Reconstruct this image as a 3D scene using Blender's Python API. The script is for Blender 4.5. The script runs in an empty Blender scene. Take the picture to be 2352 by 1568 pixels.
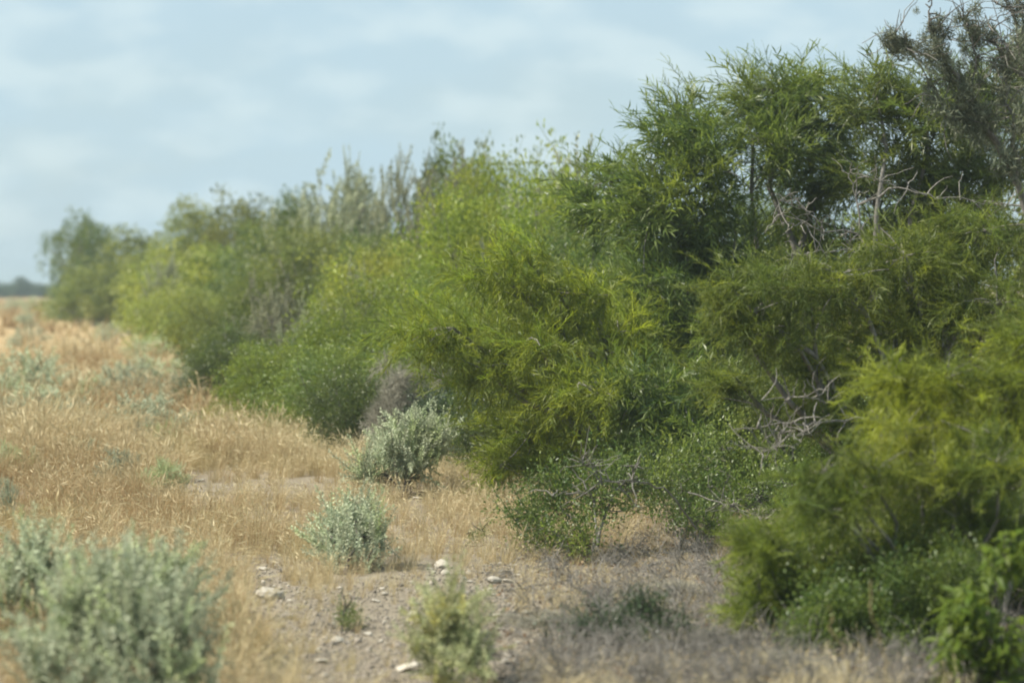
import bpy, bmesh, math, random
import numpy as np
from mathutils import Matrix, Vector

S = bpy.context.scene
COL = S.collection
R = math.radians

# ------------------------------------------------------------------ camera, sky, sun, exposure
EYE, FPX = 2.0, 2844.4          # eye height, focal length in pixels of a 1024 px wide frame
HOR = 285.0                     # row of the horizon in that frame
K = 1024 / 2352.0               # survey units (2352 wide) to frame pixels
cam_d = bpy.data.cameras.new('camera')
cam = bpy.data.objects.new('camera', cam_d)
COL.objects.link(cam)
cam_d.lens, cam_d.sensor_width = 100, 36
cam_d.clip_start, cam_d.clip_end = 0.1, 12000
cam.location = (0, 0, EYE)
cam.rotation_euler = (R(90) - math.atan((341 - HOR) / FPX), 0, 0)
cam_d.dof.use_dof = True
cam_d.dof.focus_distance = 23.5
cam_d.dof.aperture_fstop = 1.7
S.camera = cam

SUN_EL, SUN_AZ = R(52), R(-98)  # azimuth from +Y towards +X
SUN_DIR = Vector((math.sin(SUN_AZ) * math.cos(SUN_EL), math.cos(SUN_AZ) * math.cos(SUN_EL), math.sin(SUN_EL)))
W = bpy.data.worlds.new('World'); S.world = W; W.use_nodes = True
nt = W.node_tree; nt.nodes.clear()
N = nt.nodes.new; L = nt.links.new
out = N('ShaderNodeOutputWorld'); bg = N('ShaderNodeBackground'); bg.inputs['Strength'].default_value = 0.09
sky = N('ShaderNodeTexSky'); sky.sky_type = 'NISHITA'; sky.sun_disc = False
sky.sun_elevation, sky.sun_rotation = SUN_EL, SUN_AZ
sky.air_density, sky.dust_density, sky.ozone_density = 1.0, 1.2, 1.5
tc = N('ShaderNodeTexCoord'); mp = N('ShaderNodeMapping'); mp.inputs['Scale'].default_value = (1, 1, 2.3)
mp.inputs['Location'].default_value = (0.31, 0.12, 0.07)
L(tc.outputs['Generated'], mp.inputs['Vector'])
n1 = N('ShaderNodeTexNoise'); n1.inputs['Scale'].default_value = 11; n1.inputs['Detail'].default_value = 5; n1.inputs['Roughness'].default_value = .5
n2 = N('ShaderNodeTexNoise'); n2.inputs['Scale'].default_value = 27; n2.inputs['Detail'].default_value = 4; n2.inputs['Roughness'].default_value = .45
L(mp.outputs[0], n1.inputs['Vector']); L(mp.outputs[0], n2.inputs['Vector'])
r1 = N('ShaderNodeMapRange'); r1.inputs[1].default_value, r1.inputs[2].default_value = .28, .72
r2 = N('ShaderNodeMapRange'); r2.inputs[1].default_value, r2.inputs[2].default_value = .40, .68
r1.interpolation_type = r2.interpolation_type = 'SMOOTHSTEP'
L(n1.outputs['Fac'], r1.inputs[0]); L(n2.outputs['Fac'], r2.inputs[0])
m1 = N('ShaderNodeMix'); m1.data_type = 'RGBA'
m1.inputs[7].default_value = (3.65, 4.85, 5.5, 1)          # soft grey blue cloud
s1 = N('ShaderNodeMath'); s1.operation = 'MULTIPLY_ADD'; s1.inputs[1].default_value = .35; s1.inputs[2].default_value = .64
L(r1.outputs[0], s1.inputs[0]); L(s1.outputs[0], m1.inputs[0]); L(sky.outputs[0], m1.inputs[6])
m2 = N('ShaderNodeMix'); m2.data_type = 'RGBA'
m2.inputs[7].default_value = (5.3, 6.2, 6.3, 1)           # sunlit white cloud
s2 = N('ShaderNodeMath'); s2.operation = 'MULTIPLY'; s2.inputs[1].default_value = .45
L(r2.outputs[0], s2.inputs[0]); L(s2.outputs[0], m2.inputs[0]); L(m1.outputs[2], m2.inputs[6])
L(m2.outputs[2], bg.inputs['Color']); L(bg.outputs[0], out.inputs['Surface'])

sun_d = bpy.data.lights.new('sun', 'SUN'); sun = bpy.data.objects.new('sun', sun_d); COL.objects.link(sun)
sun_d.energy, sun_d.angle, sun_d.color = 5.0, R(.55), (1, .94, .84)
sun.rotation_euler = SUN_DIR.to_track_quat('Z', 'Y').to_euler()
sun.location = (0, 0, 60)
S.view_settings.view_transform = 'Standard'; S.view_settings.look = 'None'
S.view_settings.exposure, S.view_settings.gamma = 0.74, 1
S.view_settings.use_curve_mapping = False
S.cycles.max_bounces = 8; S.cycles.transmission_bounces = 4; S.cycles.diffuse_bounces = 4; S.cycles.transparent_max_bounces = 4
S.cycles.use_denoising = True; S.cycles.volume_bounces = 0; S.cycles.filter_width = 1.9

# ------------------------------------------------------------------ numbers
rng = np.random.default_rng(7)
def unit(a): return a / np.maximum(np.linalg.norm(a, axis=-1, keepdims=True), 1e-9)
_tab = np.random.default_rng(3).random((256, 256))
def vnoise(x, y, s):
    x = np.asarray(x) / s + 37.3; y = np.asarray(y) / s + 11.7
    i = np.floor(x).astype(int); j = np.floor(y).astype(int); f = x - i; h = y - j
    f = f * f * (3 - 2 * f); h = h * h * (3 - 2 * h); g = lambda a, b: _tab[a % 256, b % 256]
    return (g(i, j) * (1 - f) + g(i + 1, j) * f) * (1 - h) + (g(i, j + 1) * (1 - f) + g(i + 1, j + 1) * f) * h
def sstep(t): t = np.clip(t, 0, 1); return t * t * (3 - 2 * t)
def G(x, y):
    """height of the ground"""
    return .5 * sstep((np.asarray(y) - 30) / 95) + (vnoise(x, y, 2.3) - .5) * .09 + (vnoise(x, y, .6) - .5) * .035
def smooth_g(y): return .5 * sstep((np.asarray(y) - 30) / 95)
def ground_at(u, v):
    """ground point seen at survey position (u, v)"""
    d = 25.0
    for _ in range(60):
        d = .5 * d + .5 * (EYE - float(smooth_g(d))) * FPX / max(v * K - HOR, 1)
    return (u - 1176) * K / FPX * d, d
def px(u, D): return (u - 1176) * K / FPX * D
def pz(v, D): return EYE - (v * K - HOR) / FPX * D
def proj(x, y, z): return 1176 + x / y * FPX / K, (HOR + (EYE - z) / y * FPX) / K
def P3(u, v, D): return np.array([px(u, D), D, pz(v, D)])

# ------------------------------------------------------------------ materials
def mat_base(name):
    m = bpy.data.materials.new(name); m.use_nodes = True; t = m.node_tree; t.nodes.clear()
    o = t.nodes.new('ShaderNodeOutputMaterial'); return m, t, o
def leaf_mat(name, dark, light, tr=.4, rough=.5, spec=.4, patch=None, patch_scale=1.3, hue=.015, boost=1.75):
    m, t, o = mat_base(name); n = t.nodes.new; l = t.links.new
    a = n('ShaderNodeAttribute'); a.attribute_name = 'tint'
    mx = n('ShaderNodeMix'); mx.data_type = 'RGBA'; mx.inputs[6].default_value = (*dark, 1); mx.inputs[7].default_value = (*light, 1)
    l(a.outputs['Fac'], mx.inputs[0]); c = mx.outputs[2]
    if patch:
        g = n('ShaderNodeNewGeometry'); nz = n('ShaderNodeTexNoise'); nz.inputs['Scale'].default_value = patch_scale; nz.inputs['Detail'].default_value = 3
        l(g.outputs['Position'], nz.inputs['Vector'])
        mr = n('ShaderNodeMapRange'); mr.inputs[1].default_value, mr.inputs[2].default_value = .52, .76
        o2 = n('ShaderNodeObjectInfo'); ma = n('ShaderNodeMath'); ma.operation = 'MULTIPLY_ADD'; ma.inputs[1].default_value = .4; l(o2.outputs['Random'], ma.inputs[0])
        mb = n('ShaderNodeMath'); mb.operation = 'SUBTRACT'; mb.inputs[1].default_value = .2; l(nz.outputs['Fac'], mb.inputs[0]); l(mb.outputs[0], ma.inputs[2]); l(ma.outputs[0], mr.inputs[0])
        m3 = n('ShaderNodeMix'); m3.data_type = 'RGBA'; m3.inputs[7].default_value = (*patch, 1)
        l(mr.outputs[0], m3.inputs[0]); l(c, m3.inputs[6]); c = m3.outputs[2]
    oi = n('ShaderNodeObjectInfo'); hs = n('ShaderNodeHueSaturation')
    mh = n('ShaderNodeMapRange'); mh.inputs[3].default_value, mh.inputs[4].default_value = .5 - hue, .5 + hue
    mv = n('ShaderNodeMapRange'); mv.inputs[3].default_value, mv.inputs[4].default_value = .72, 1.3
    l(oi.outputs['Random'], mh.inputs[0]); l(oi.outputs['Random'], mv.inputs[0])
    l(mh.outputs[0], hs.inputs['Hue']); l(mv.outputs[0], hs.inputs['Value']); l(c, hs.inputs['Color'])
    p = n('ShaderNodeBsdfPrincipled'); p.inputs['Roughness'].default_value = rough; p.inputs['Specular IOR Level'].default_value = spec
    l(hs.outputs[0], p.inputs['Base Color'])
    h2 = n('ShaderNodeHueSaturation'); h2.inputs['Value'].default_value = boost; h2.inputs['Hue'].default_value = .498; l(hs.outputs[0], h2.inputs['Color'])
    tl = n('ShaderNodeBsdfTranslucent'); l(h2.outputs[0], tl.inputs['Color'])
    ms = n('ShaderNodeMixShader'); ms.inputs[0].default_value = tr
    l(p.outputs[0], ms.inputs[1]); l(tl.outputs[0], ms.inputs[2]); l(ms.outputs[0], o.inputs['Surface'])
    return m
def rough_mat(name, a, b, scale=20, rough=.9, bump=.4, stretch=(1, 1, 1), c3=None):
    m, t, o = mat_base(name); n = t.nodes.new; l = t.links.new
    tcn = n('ShaderNodeTexCoord'); mpn = n('ShaderNodeMapping'); mpn.inputs['Scale'].default_value = stretch; l(tcn.outputs['Object'], mpn.inputs[0])
    z = n('ShaderNodeTexNoise'); z.inputs['Scale'].default_value = scale; z.inputs['Detail'].default_value = 6; z.inputs['Roughness'].default_value = .65
    l(mpn.outputs[0], z.inputs['Vector'])
    cr = n('ShaderNodeValToRGB'); cr.color_ramp.elements[0].position = .32; cr.color_ramp.elements[1].position = .68
    cr.color_ramp.elements[0].color = (*a, 1); cr.color_ramp.elements[1].color = (*b, 1)
    if c3: e = cr.color_ramp.elements.new(.9); e.color = (*c3, 1)
    l(z.outputs['Fac'], cr.inputs[0])
    oi = n('ShaderNodeObjectInfo'); mv = n('ShaderNodeMapRange'); mv.inputs[3].default_value, mv.inputs[4].default_value = .75, 1.1
    l(oi.outputs['Random'], mv.inputs[0]); hs = n('ShaderNodeHueSaturation'); l(mv.outputs[0], hs.inputs['Value']); l(cr.outputs[0], hs.inputs['Color'])
    p = n('ShaderNodeBsdfPrincipled'); p.inputs['Roughness'].default_value = rough; p.inputs['Specular IOR Level'].default_value = .25
    l(hs.outputs[0], p.inputs['Base Color'])
    bp = n('ShaderNodeBump'); bp.inputs['Strength'].default_value = bump; bp.inputs['Distance'].default_value = .01
    l(z.outputs['Fac'], bp.inputs['Height']); l(bp.outputs[0], p.inputs['Normal'])
    l(p.outputs[0], o.inputs['Surface']); return m

M = {}
M['feather_yellow'] = leaf_mat('mesquite_leaf_yellow', (.085, .145, .016), (.27, .32, .022), .42, .5, .4, (.38, .39, .02), 1.0)
M['feather_muted'] = leaf_mat('mesquite_leaf_muted', (.05, .09, .016), (.17, .205, .022), .4, .5, .35, (.225, .235, .018), 1.1)
M['feather_green'] = leaf_mat('mesquite_leaf_green', (.055, .10, .022), (.155, .20, .028), .4, .42, .5, (.19, .215, .024), .8)
M['feather_olive'] = leaf_mat('mesquite_leaf_olive', (.06, .105, .018), (.175, .21, .026), .4, .5, .4, (.23, .235, .02), .9)
M['small_bright'] = leaf_mat('small_leaf_bright', (.09, .145, .02), (.225, .275, .028), .4, .45, .45, (.27, .28, .022), .9)
M['small_green'] = leaf_mat('small_leaf_green', (.05, .095, .022), (.135, .175, .03), .38, .42, .5, (.17, .19, .028), .9)
M['small_olive'] = leaf_mat('small_leaf_olive', (.09, .13, .03), (.215, .245, .042), .35, .5, .4, (.24, .24, .034), .6)
M['small_dark'] = leaf_mat('small_leaf_dark', (.03, .055, .022), (.06, .09, .03), .3, .4, .5)
M['broad'] = leaf_mat('broad_leaf', (.045, .09, .016), (.14, .18, .022), .4, .5, .25)
M['sage'] = leaf_mat('sage_leaf', (.28, .325, .20), (.52, .55, .38), .22, .8, .2, (.34, .38, .17), 2.2, .015, 1.1)
M['sage_yellow'] = leaf_mat('sage_leaf_yellow', (.27, .30, .13), (.46, .48, .27), .28, .7, .25, (.33, .28, .07), 3.5, .02, 1.2)
M['grey_shrub'] = leaf_mat('grey_shrub_leaf', (.185, .205, .115), (.37, .385, .24), .22, .8, .2, None, 1, .02, 1.1)
M['moss'] = leaf_mat('moss', (.10, .115, .072), (.23, .24, .16), .15, .95, .1, None, 1, .01, 1.0)
M['grass'] = leaf_mat('dry_grass_blade', (.37, .25, .11), (.68, .59, .36), .3, .6, .3, (.46, .40, .16), .45, .0, 1.15)
M['dead_leaf'] = leaf_mat('dead_leaf', (.12, .075, .042), (.34, .24, .14), .2, .8, .2, None, 1, .0, 1.0)
M['bark'] = rough_mat('bark_grey', (.115, .105, .088), (.28, .262, .228), 14, .9, .6, (3, 3, 1))
M['bark_olive'] = rough_mat('bark_olive', (.19, .18, .13), (.38, .36, .28), 12, .85, .6, (3, 3, 1))
M['gravel'] = rough_mat('gravel', (.17, .145, .11), (.38, .335, .27), 9, .9, .5)
M['bark_pale'] = rough_mat('bark_pale', (.23, .21, .18), (.48, .46, .41), 12, .85, .6, (3, 3, 1))
M['bark_dark'] = rough_mat('bark_dark', (.05, .043, .04), (.13, .115, .10), 14, .9, .6, (3, 3, 1))
M['stone'] = rough_mat('limestone', (.33, .29, .23), (.56, .52, .43), 9, .9, .7, (1, 1, 1), (.66, .62, .54))
M['straw_stalk'] = rough_mat('straw_stalk', (.26, .20, .09), (.38, .31, .16), 30, .8, .2)
M['straw'] = leaf_mat('straw', (.36, .28, .13), (.55, .45, .24), .3, .6, .3)

def ground_mat():
    m, t, o = mat_base('dry_ground'); n = t.nodes.new; l = t.links.new
    g = n('ShaderNodeNewGeometry')
    def noise(s, d=5, r=.6):
        z = n('ShaderNodeTexNoise'); z.inputs['Scale'].default_value = s; z.inputs['Detail'].default_value = d; z.inputs['Roughness'].default_value = r
        l(g.outputs['Position'], z.inputs['Vector']); return z.outputs['Fac']
    a = noise(3.2, 8, .7); b = noise(26, 6, .7); c = noise(.5, 4)
    cr = n('ShaderNodeValToRGB'); e = cr.color_ramp.elements
    e[0].position, e[0].color = .3, (.12, .094, .064, 1); e[1].position, e[1].color = .72, (.36, .32, .245, 1)
    x = e.new(.5); x.color = (.235, .20, .145, 1)
    ad = n('ShaderNodeMath'); ad.operation = 'MULTIPLY_ADD'; ad.inputs[1].default_value = .5; l(a, ad.inputs[0])
    hb = n('ShaderNodeMath'); hb.operation = 'MULTIPLY'; hb.inputs[1].default_value = .5; l(b, hb.inputs[0]); l(hb.outputs[0], ad.inputs[2])
    l(ad.outputs[0], cr.inputs[0])
    far = n('ShaderNodeMix'); far.data_type = 'RGBA'
    cf = n('ShaderNodeValToRGB'); f = cf.color_ramp.elements
    f[0].position, f[0].color = .35, (.36, .24, .11, 1); f[1].position, f[1].color = .65, (.40, .31, .17, 1); l(c, cf.inputs[0])
    sp = n('ShaderNodeSeparateXYZ'); l(g.outputs['Position'], sp.inputs[0])
    mr = n('ShaderNodeMapRange'); mr.inputs[1].default_value, mr.inputs[2].default_value = 26, 60; l(sp.outputs['Y'], mr.inputs[0])
    l(mr.outputs[0], far.inputs[0]); l(cr.outputs[0], far.inputs[6]); l(cf.outputs[0], far.inputs[7])
    p = n('ShaderNodeBsdfPrincipled'); p.inputs['Roughness'].default_value = .95; p.inputs['Specular IOR Level'].default_value = .15
    l(far.outputs[2], p.inputs['Base Color'])
    bp = n('ShaderNodeBump'); bp.inputs['Strength'].default_value = 1.0; bp.inputs['Distance'].default_value = .05
    l(ad.outputs[0], bp.inputs['Height']); l(bp.outputs[0], p.inputs['Normal']); l(p.outputs[0], o.inputs['Surface'])
    return m
M['ground'] = ground_mat()

# ------------------------------------------------------------------ mesh helpers (triangle soup in numpy)
def T(v, f, t=None):
    v = np.asarray(v, float); f = np.asarray(f, int).reshape(-1, 3)
    return v, f, (np.full(len(v), .5) if t is None else np.asarray(t, float))
def cat(parts):
    vs, fs, ts, o = [], [], [], 0
    for v, f, t in parts:
        vs.append(v); fs.append(f + o); ts.append(t); o += len(v)
    if not vs: return T(np.zeros((0, 3)), np.zeros((0, 3)))
    return np.concatenate(vs), np.concatenate(fs), np.concatenate(ts)
def stamp(tpl, mats, pos, tint=None):
    """copies of one template: mats (k,3,3) columns are its axes, scale included"""
    v, f, t = tpl; k = len(pos)
    V = np.einsum('kij,nj->kni', mats, v) + pos[:, None, :]
    F = f[None] + (np.arange(k) * len(v))[:, None, None]
    tt = np.repeat(t[None], k, 0)
    if tint is not None: tt = tt + tint[:, None]
    return V.reshape(-1, 3), F.reshape(-1, 3), np.clip(tt.reshape(-1), 0, 1)
def mesh(name, soup, mat, smooth=False):
    v, f, t = soup; me = bpy.data.meshes.new(name); m = len(f)
    me.vertices.add(len(v)); me.loops.add(3 * m); me.polygons.add(m)
    me.vertices.foreach_set('co', np.ascontiguousarray(v, dtype=np.float32).ravel())
    me.loops.foreach_set('vertex_index', np.ascontiguousarray(f, dtype=np.int32).ravel())
    me.polygons.foreach_set('loop_start', np.arange(0, 3 * m, 3, dtype=np.int32))
    if smooth: me.polygons.foreach_set('use_smooth', np.ones(m, dtype=bool))
    at = me.attributes.new('tint', 'FLOAT', 'POINT'); at.data.foreach_set('value', np.ascontiguousarray(t, dtype=np.float32))
    me.materials.append(M[mat] if isinstance(mat, str) else mat)
    me.update(calc_edges=True); return me
def obj(name, me, parent=None, loc=None, kind=None):
    o = bpy.data.objects.new(name, me); COL.objects.link(o)
    if parent: o.parent = parent
    if loc is not None: o.location = loc
    if kind: o['kind'] = kind
    return o
def tag(o, label, catg, group=None, kind=None):
    o['label'] = label; o['category'] = catg
    if group: o['group'] = group
    if kind: o['kind'] = kind
    return o
def root(name, loc, label, catg, group=None):
    return tag(obj(name, None, None, loc), label, catg, group)
def tube(pts, rad, sides=4):
    pts = np.asarray(pts, float); n = len(pts); rad = np.broadcast_to(np.asarray(rad, float), (n,))
    d = unit(np.gradient(pts, axis=0)); ref = np.where(np.abs(d[:, 2:3]) > .9, [[1., 0, 0]], [[0., 0, 1.]])
    a = unit(np.cross(d, ref)); b = np.cross(d, a); an = np.arange(sides) * 2 * math.pi / sides
    v = pts[:, None] + rad[:, None, None] * (np.cos(an)[None, :, None] * a[:, None] + np.sin(an)[None, :, None] * b[:, None])
    i = np.arange(n - 1)[:, None] * sides; j = np.arange(sides)[None]; k = (j + 1) % sides
    q0, q1, q2, q3 = i + j, i + k, i + sides + k, i + sides + j
    f = np.concatenate([np.stack([q0, q1, q2], -1).reshape(-1, 3), np.stack([q0, q2, q3], -1).reshape(-1, 3)])
    return T(v.reshape(-1, 3), f)
def bend(a, b, r, n=6, lift=.25, jit=.05):
    """crooked way from a to b"""
    a = np.asarray(a, float); b = np.asarray(b, float); ln = np.linalg.norm(b - a)
    c = (a + b) / 2 + np.array([0, 0, lift * ln]) + r.normal(0, jit * 1.5, 3) * ln
    s = np.linspace(0, 1, n)[:, None]; p = (1 - s) ** 2 * a + 2 * s * (1 - s) * c + s * s * b
    j = r.normal(0, jit * .45, (n, 3)) * ln; j[0] = j[-1] = 0
    return p + j
def frames(axis, r, roll=.5):
    """x sideways, y the upper side, z along the axis"""
    up = np.array([0, 0, 1.]); z = unit(axis); x = unit(np.cross(np.broadcast_to(up, z.shape), z) + r.normal(0, .05, z.shape))
    x = unit(x - (x * z).sum(-1, keepdims=True) * z); y = np.cross(z, x)
    a = r.normal(0, roll, len(z))[:, None]; x2 = np.cos(a) * x + np.sin(a) * y; y2 = np.cross(z, x2)
    return np.stack([x2, y2, z], -1)

# ------------------------------------------------------------------ leaf templates (grow along +z, +y is the upper side)
def leaf(c, d, side, ln, wd, t):
    """one lance-shaped leaf folded a little along its midrib"""
    c = np.asarray(c); d = np.asarray(d); side = np.asarray(side)
    m = c + d * ln * .45; nrm = np.cross(d, side)
    return T([c, m + side * wd / 2 + nrm * wd * .15, c + d * ln, m - side * wd / 2 + nrm * wd * .15], [[0, 1, 2], [0, 2, 3]], [t] * 4)
def tpl_feather(r, fine=True, Ln=.42, sc=1.0, n=13, w0=.022, ls=.021):
    """twig with arching feathery compound leaves set all round it"""
    p = []; zz = np.linspace(0, Ln, 7)
    tw = np.stack([r.normal(0, .012, 7), -.08 * (zz / Ln) ** 2 + .02 * np.sin(zz * 11), zz], 1); tw[0] = 0
    p.append(tube(tw, np.linspace(.005, .002, 7), 3))
    for i in range(n):
        s = (i + .8) / n; b = np.array([np.interp(s * Ln, zz, tw[:, k]) for k in range(3)])
        ln = (.20 - .06 * s) * r.uniform(.65, 1.25) * sc; an = i * 2.4 + r.normal(0, .5); ln *= (1 if n < 15 else .78)
        d = unit(np.array([math.cos(an) * .75, math.sin(an) * .5 + .2, r.uniform(.45, 1.1)]))
        q = np.linspace(0, 1, 5)[:, None]; dr = r.uniform(.1, .6); cv = b + d * ln * q + np.array([r.normal(0, .12), -dr, 0]) * ln * q ** 2
        t0 = r.uniform(.1, .75) + .2 * s; sv = unit(np.cross(d, r.normal(0, 1, 3)))
        if fine:
            for k in range(8):
                e = (k + .8) / 8.4; c = np.array([np.interp(e, q[:, 0], cv[:, w]) for w in range(3)])
                fw = unit(cv[-1] - cv[-2] if e > .6 else cv[2] - cv[0]); ll = ls * sc * (1 - .5 * abs(e - .45))
                for g in (-1, 1):
                    tip = c + (sv * g * .55 + fw * .9) * ll + np.array([0, r.uniform(-.3, .1), 0]) * ll
                    p.append(T([c - fw * .0045 * sc, c + fw * .0055 * sc, tip], [[0, 1, 2]], [t0] * 3))
        else:
            w = w0 * sc; pts = cv[[0, 2, 4]]; ws = np.array([.5, 1, .1]) * w / 2
            v = np.concatenate([pts - sv * ws[:, None], pts + sv * ws[:, None]])
            p.append(T(v, [[0, 1, 4], [0, 4, 3], [1, 2, 5], [1, 5, 4]], [t0] * 6))
    return cat(p)
def tpl_small(r, n=26, Ln=.3, ln=.035, wd=.022, spread=.09, twig=True):
    p = []
    if twig: p.append(tube([[0, 0, -.05], [.01, 0, Ln * .5], [0, -.01, Ln]], [.005, .004, .002], 3))
    for i in range(n):
        s = r.uniform(.1, 1); c = np.array([r.normal(0, spread * .55), r.normal(0, spread * .55), s * Ln])
        d = unit(np.array([c[0] / spread, c[1] / spread + .15, .55]) + r.normal(0, .5, 3)); sd = unit(np.cross(d, r.normal(0, 1, 3)))
        p.append(leaf(c, d, sd, ln * r.uniform(.7, 1.25), wd * r.uniform(.7, 1.2), r.uniform(.1, .95)))
    return cat(p)
def tpl_shoot(r, Ln=.2, n=34, ln=.024, wd=.0125):
    """upright sage shoot, leaves close round the stem"""
    p = [tube([[0, 0, -.06], [.004, .002, Ln * .5], [0, 0, Ln]], [.0035, .003, .0015], 3)]
    for i in range(n):
        s = (i + .5) / n; an = i * 2.4 + r.normal(0, .3); o = np.array([math.cos(an), math.sin(an), 0])
        d = unit(o * r.uniform(.5, 1.1) + np.array([0, 0, r.uniform(.35, 1.0)])); sd = unit(np.cross(d, [0, 0, 1]) + r.normal(0, .3, 3))
        p.append(leaf([0, 0, s * Ln] + o * .004, d, sd, ln * (1.1 - .4 * s) * r.uniform(.8, 1.2), wd * r.uniform(.8, 1.2), r.uniform(.1, .7) + .25 * s))
    return cat(p)
def tpl_broad(r):
    """one long leaf, two halves folded and arched"""
    q = np.linspace(0, 1, 5); w = np.array([.06, .85, 1, .62, 0]) * .017; mid = np.stack([q * 0, -.03 * q ** 2, q * .11], 1)
    v = np.concatenate([mid, mid + np.stack([w, w * .35, w * 0], 1), mid + np.stack([-w, w * .35, w * 0], 1)]); f = []
    for i in range(4): f += [[i, i + 1, 6 + i], [i, 6 + i, 5 + i], [i, 10 + i, 11 + i], [i, 11 + i, i + 1]]
    return T(v, f, [.6] * 15)
def tpl_twigs(r, n=9, Ln=.4, rad=.004):
    p = []
    for i in range(n):
        a = np.array([0, 0, r.uniform(0, .2) * Ln]); d = unit(np.array([r.normal(0, .5), r.normal(0, .5), .8])); b = a + d * Ln * r.uniform(.5, 1)
        q = bend(a, b, r, 4, .05, .12); p.append(tube(q, np.linspace(rad, rad * .4, 4), 3))
        for k in range(2):
            c = q[1 + k]; p.append(tube([c, c + unit(d + r.normal(0, .6, 3)) * Ln * .3], [rad * .6, rad * .3], 3))
    return cat(p)
def tpl_moss(r, n=190):
    """fuzzy ball of fine threads"""
    p = []
    for i in range(n):
        d = unit(r.normal(0, 1, 3)); s = unit(np.cross(d, r.normal(0, 1, 3))); c = d * r.uniform(.1, .75) + r.normal(0, .1, 3)
        tip = c + unit(d * .5 + r.normal(0, .6, 3)) * r.uniform(.25, .45); p.append(T([c - s * .045, c + s * .045, tip], [[0, 1, 2]], [r.uniform(.1, .9)] * 3))
    return cat(p)
def tpl_tuft(r, n=22, seeds=.45, wid=.0065, seg=3, sd_w=.011):
    """grass tuft of unit height"""
    p = []
    for i in range(n):
        an = r.uniform(0, 6.28); ln = r.uniform(.5, 1.05); ar = r.uniform(.15, 1.15) ** 1.2; o = np.array([math.cos(an), math.sin(an), 0])
        b = o * r.uniform(0, .10) + np.array([r.normal(0, .05), r.normal(0, .05), -.03]); q = np.linspace(0, 1, seg + 1)
        c = b + o * (ar * .55 * ln * q ** 1.8)[:, None] + np.array([0, 0, 1]) * (ln * (q - .28 * ar * q ** 3))[:, None]
        sd = unit(np.cross(o, [0, 0, 1]) + r.normal(0, .35, 3)); w = wid * np.linspace(1, .25, seg + 1); t0 = r.uniform(.1, .75)
        v = np.concatenate([c - sd * w[:, None], c + sd * w[:, None]]); f = []
        for k in range(seg): f += [[k, k + 1, seg + 2 + k], [k, seg + 2 + k, seg + 1 + k]]
        p.append(T(v, f, np.full(len(v), t0)))
        if r.random() < seeds:
            tip = c[-1]; d = unit(c[-1] - c[-2] + np.array([o[0], o[1], -.5]) * .25 * ar * ln)
            for g in range(2):
                s2 = unit(np.cross(d, r.normal(0, 1, 3))) * sd_w
                p.append(T([tip - d * .02, tip + d * .06 + s2, tip + d * .17, tip + d * .06 - s2], [[0, 1, 2], [0, 2, 3]], [.95] * 4))
    return cat(p)

TR = np.random.default_rng(21)
FINE = [tpl_feather(TR, True, .44, .9, 18, ls=.0165) for _ in range(6)]
COARSE = [tpl_feather(TR, False, .42, 1.0, 22, .014) for _ in range(5)]
MIST = [tpl_feather(TR, True, .42, .68, 36, ls=.0125) for _ in range(6)]
MIST_C = [tpl_feather(TR, False, .42, .72, 38, .0095) for _ in range(5)]
SMALL = [tpl_small(TR, 32, .42, .036, .022, .11) for _ in range(5)]
SHOOT = [tpl_shoot(TR, .24, 36, .026, .0125) for _ in range(5)]
BROAD = tpl_broad(TR)
TWIG = [tpl_twigs(TR) for _ in range(4)]
MOSS = [tpl_moss(TR) for _ in range(4)]

# ------------------------------------------------------------------ plant building
def crown_points(lobes, n, r, shell=.55, zmin=.05):
    """points and outward directions spread through overlapping lobes; lobes: centre(3), radii(3)"""
    c = np.array([l[0] for l in lobes]); ra = np.array([l[1] for l in lobes])
    w = ra[:, 0] * ra[:, 2]; k = r.choice(len(lobes), n, p=w / w.sum()); d = unit(r.normal(0, 1, (n, 3)))
    q = c[k] + d * ra[k] * (shell + (1 - shell) * r.random(n) ** .6)[:, None] * (1 + r.normal(0, .15, n))[:, None]
    dist = (((q[:, None] - c[None]) / ra[None]) ** 2).sum(-1); inner = (dist < .3).any(1) & (r.random(n) < .6)
    gc = q[r.choice(n, max(4, 2 * len(lobes)))]; gr = r.uniform(.2, .42, len(gc)) * ra[:, 0].mean()      # gaps between clumps
    gap = ((((q[:, None] - gc[None]) / gr[None, :, None]) ** 2).sum(-1) < 1).any(1) & (r.random(n) < .85)
    ok = (~inner) & (~gap) & (q[:, 2] > zmin); return q[ok], unit(d / ra[k])[ok], k[ok]
def limbs_to(lobes, base, r, r0, trunk_h=0.0, n=7):
    """one crooked limb from the foot to each lobe"""
    res = []
    for i, (c, ra) in enumerate(lobes):
        a = np.array([base[0] + r.normal(0, r0), base[1] + r.normal(0, r0), base[2] - .05]); ln = np.linalg.norm(c - a)
        pts = bend(a, np.asarray(c) + np.array([0, 0, .25]) * ra, r, n, .12, .05)
        res.append((pts, np.linspace(r0 * r.uniform(.7, 1.1), r0 * .22, n)))
    return res
def twigs_to(pts, limbs, r, r0=.008, sides=3):
    """fine branches from the nearest limb to each point"""
    lp = np.concatenate([l[0][2:] for l in limbs]); p = []
    for q in pts:
        dd = np.linalg.norm(lp - q, axis=1) + 2.0 * np.maximum(lp[:, 2] - q[2], 0); a = lp[np.argmin(dd)]
        p.append(tube(bend(a, q, r, 4, .08, .06), np.linspace(r0, r0 * .35, 4), sides))
    return cat(p)
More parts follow.
